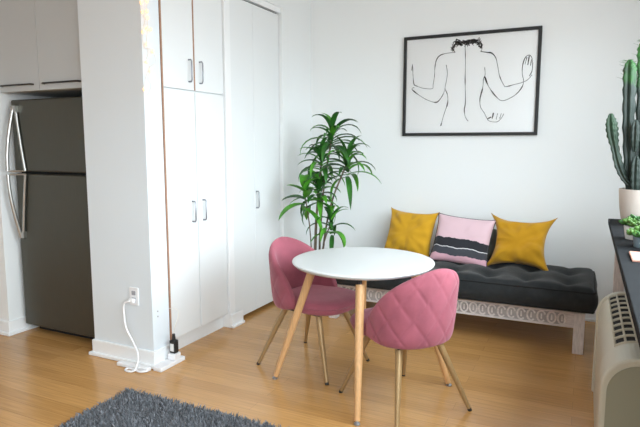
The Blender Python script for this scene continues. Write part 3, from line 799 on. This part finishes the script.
column([(.236, 3.70, 1.165), (.205, 3.70, 1.20), (.170, 3.70, 1.275), (.142, 3.70, 1.38), (.124, 3.70, 1.46), (.114, 3.70, 1.53), (.110, 3.70, 1.58)], [.014, .022, .026, .024, .034, .032, .010], 5, 'arm', M['cactusarm'])
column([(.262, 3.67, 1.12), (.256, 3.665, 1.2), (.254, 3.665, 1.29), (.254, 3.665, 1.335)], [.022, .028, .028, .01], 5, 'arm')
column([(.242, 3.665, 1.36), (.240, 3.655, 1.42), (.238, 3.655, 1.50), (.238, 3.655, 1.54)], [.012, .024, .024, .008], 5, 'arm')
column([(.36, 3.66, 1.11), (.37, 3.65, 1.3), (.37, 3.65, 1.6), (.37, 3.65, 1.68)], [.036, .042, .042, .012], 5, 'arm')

# ------------------------------------------------------------------ little plants on the ledge
def rosette(parent, c, n, ln, wd, seed, material, name='leaves'):
    # plump pointed leaves fanning out of one crown
    r = random.Random(seed); mb = MB()
    for i in range(n):
        t = i / n; az = i * 2.399 + r.uniform(-.25, .25); el = .25 + 1.25 * t + r.uniform(-.15, .15); l_ = ln * (1 - .25 * t) * r.uniform(.8, 1.15)
        d = Vector((math.cos(az) * math.cos(el), math.sin(az) * math.cos(el), math.sin(el)))
        b_ = Vector(c) + Vector((math.cos(az), math.sin(az), 0)) * .006
        mb.tube([b_, b_ + d * l_ * .35, b_ + d * l_ * .75, b_ + d * l_], [wd * .4, wd * .9, wd, wd * .15], 6)
    return mb.build(name, material, parent, smooth=True)
def pot(parent, r0, r1, h, material):
    o = MB().lathe([(0, 0), (r0, 0), (r1, h), (r1 * .9, h), (r1 * .86, h * .88), (0, h * .88)], 28).build('pot', material, parent); autosmooth(o, 35)
    MB().lathe([(0, h * .885), (r1 * .85, h * .885), (0, h * .93)], 20).build('soil', M['soil'], parent)
s1 = thing('potted_succulent', 'light green succulent in a small white pot on the dark ledge', 'plant', (.236, 3.15, LZ))
pot(s1, .042, .052, .066, M['whitepot'])
for i, (dx, dy, dz) in enumerate(((0, 0, .03), (.035, .0, .012), (-.036, .006, .01), (.0, -.036, .005), (.0, .036, .01), (-.02, -.02, .02))): rosette(s1, (dx, dy, .06 + dz), 16, .040, .0095, i, M['succ'] if i % 2 else M['succ2'])
s2 = thing('potted_succulent', 'deep green trailing succulent in a blue grey pot beside the terracotta tray', 'plant', (.252, 2.91, LZ))
pot(s2, .036, .044, .060, M['bluepot'])
for i, (dx, dy, dz) in enumerate(((0, 0, .02), (.034, .01, .0), (-.038, .0, .0), (-.012, -.034, -.004), (-.02, .034, .004))): rosette(s2, (dx, dy, .055 + dz), 15, .036, .0095, 20 + i, M['succ2'] if i % 2 else M['succ'])
s3 = thing('potted_plant', 'green sprout in a terracotta pot at the edge of the dark ledge', 'plant', (.302, 3.03, LZ))
pot(s3, .040, .058, .125, M['terracotta']); rosette(s3, (0, 0, .115), 18, .055, .009, 41, M['succ'])
s4 = thing('bowl', 'small pale mint bowl on the dark ledge beside the terracotta tray', 'bowl', (.272, 2.79, LZ))
o = MB().lathe([(0, 0), (.02, 0), (.024, .006), (.042, .036), (.039, .036), (.022, .012), (0, .011)], 28).build('bowl_wall', M['mintpot'], s4); autosmooth(o, 35)
s5 = tag(MB().box(-.055, .085, -.10, .10, 0, .010).build('terracotta_tray', M['tile'], bevel=.004, loc=(.240, 2.62, LZ)), 'flat pink terracotta tray lying on the dark ledge', 'tray')

# ------------------------------------------------------------------ daylight
wd_ = bpy.data.worlds.new('World'); SC.world = wd_; wd_.use_nodes = True
nt = wd_.node_tree; bg = nt.nodes['Background']
tc = nt.nodes.new('ShaderNodeTexCoord'); sx = nt.nodes.new('ShaderNodeSeparateXYZ'); nt.links.new(tc.outputs['Generated'], sx.inputs[0])
mr = nt.nodes.new('ShaderNodeMapRange'); mr.inputs['From Min'].default_value = -.08; mr.inputs['From Max'].default_value = .10; nt.links.new(sx.outputs['Z'], mr.inputs[0])
cr = nt.nodes.new('ShaderNodeValToRGB'); cr.color_ramp.elements[0].color = (.30, .31, .31, 1); cr.color_ramp.elements[1].color = (.82, .935, .995, 1)
nt.links.new(mr.outputs[0], cr.inputs[0]); nt.links.new(cr.outputs[0], bg.inputs['Color']); bg.inputs['Strength'].default_value = 3.2
def portal(loc, rot, sx_, sy_):
    l = bpy.data.lights.new('window_portal', 'AREA'); l.shape = 'RECTANGLE'; l.size = sx_; l.size_y = sy_; l.cycles.is_portal = True
    o = bpy.data.objects.new('window_portal', l); COL.objects.link(o); o.location = loc; o.rotation_euler = rot
portal((XR + .13, (WY0 + WY1) / 2, (WZ0 + WZ1) / 2), (0, PI / 2, 0), WZ1 - WZ0, WY1 - WY0)

# ------------------------------------------------------------------ camera
cam = bpy.data.cameras.new('camera'); cam.sensor_width = 36; cam.lens = 553 / 640 * 36; cam.clip_start = .02
co = bpy.data.objects.new('camera', cam); COL.objects.link(co); co.location = (0, 0, 1.4)
co.rotation_euler = (math.radians(90 - 7.112), 0, math.radians(25.683)); SC.camera = co
cam.dof.use_dof = False

SC.view_settings.view_transform = 'Standard'; SC.view_settings.look = 'None'; SC.view_settings.gamma = 1
SC.view_settings.use_curve_mapping = False; SC.view_settings.exposure = 1.97
SC.cycles.max_bounces = 12; SC.cycles.diffuse_bounces = 7; SC.cycles.sample_clamp_indirect = 8
SC.cycles.use_denoising = True
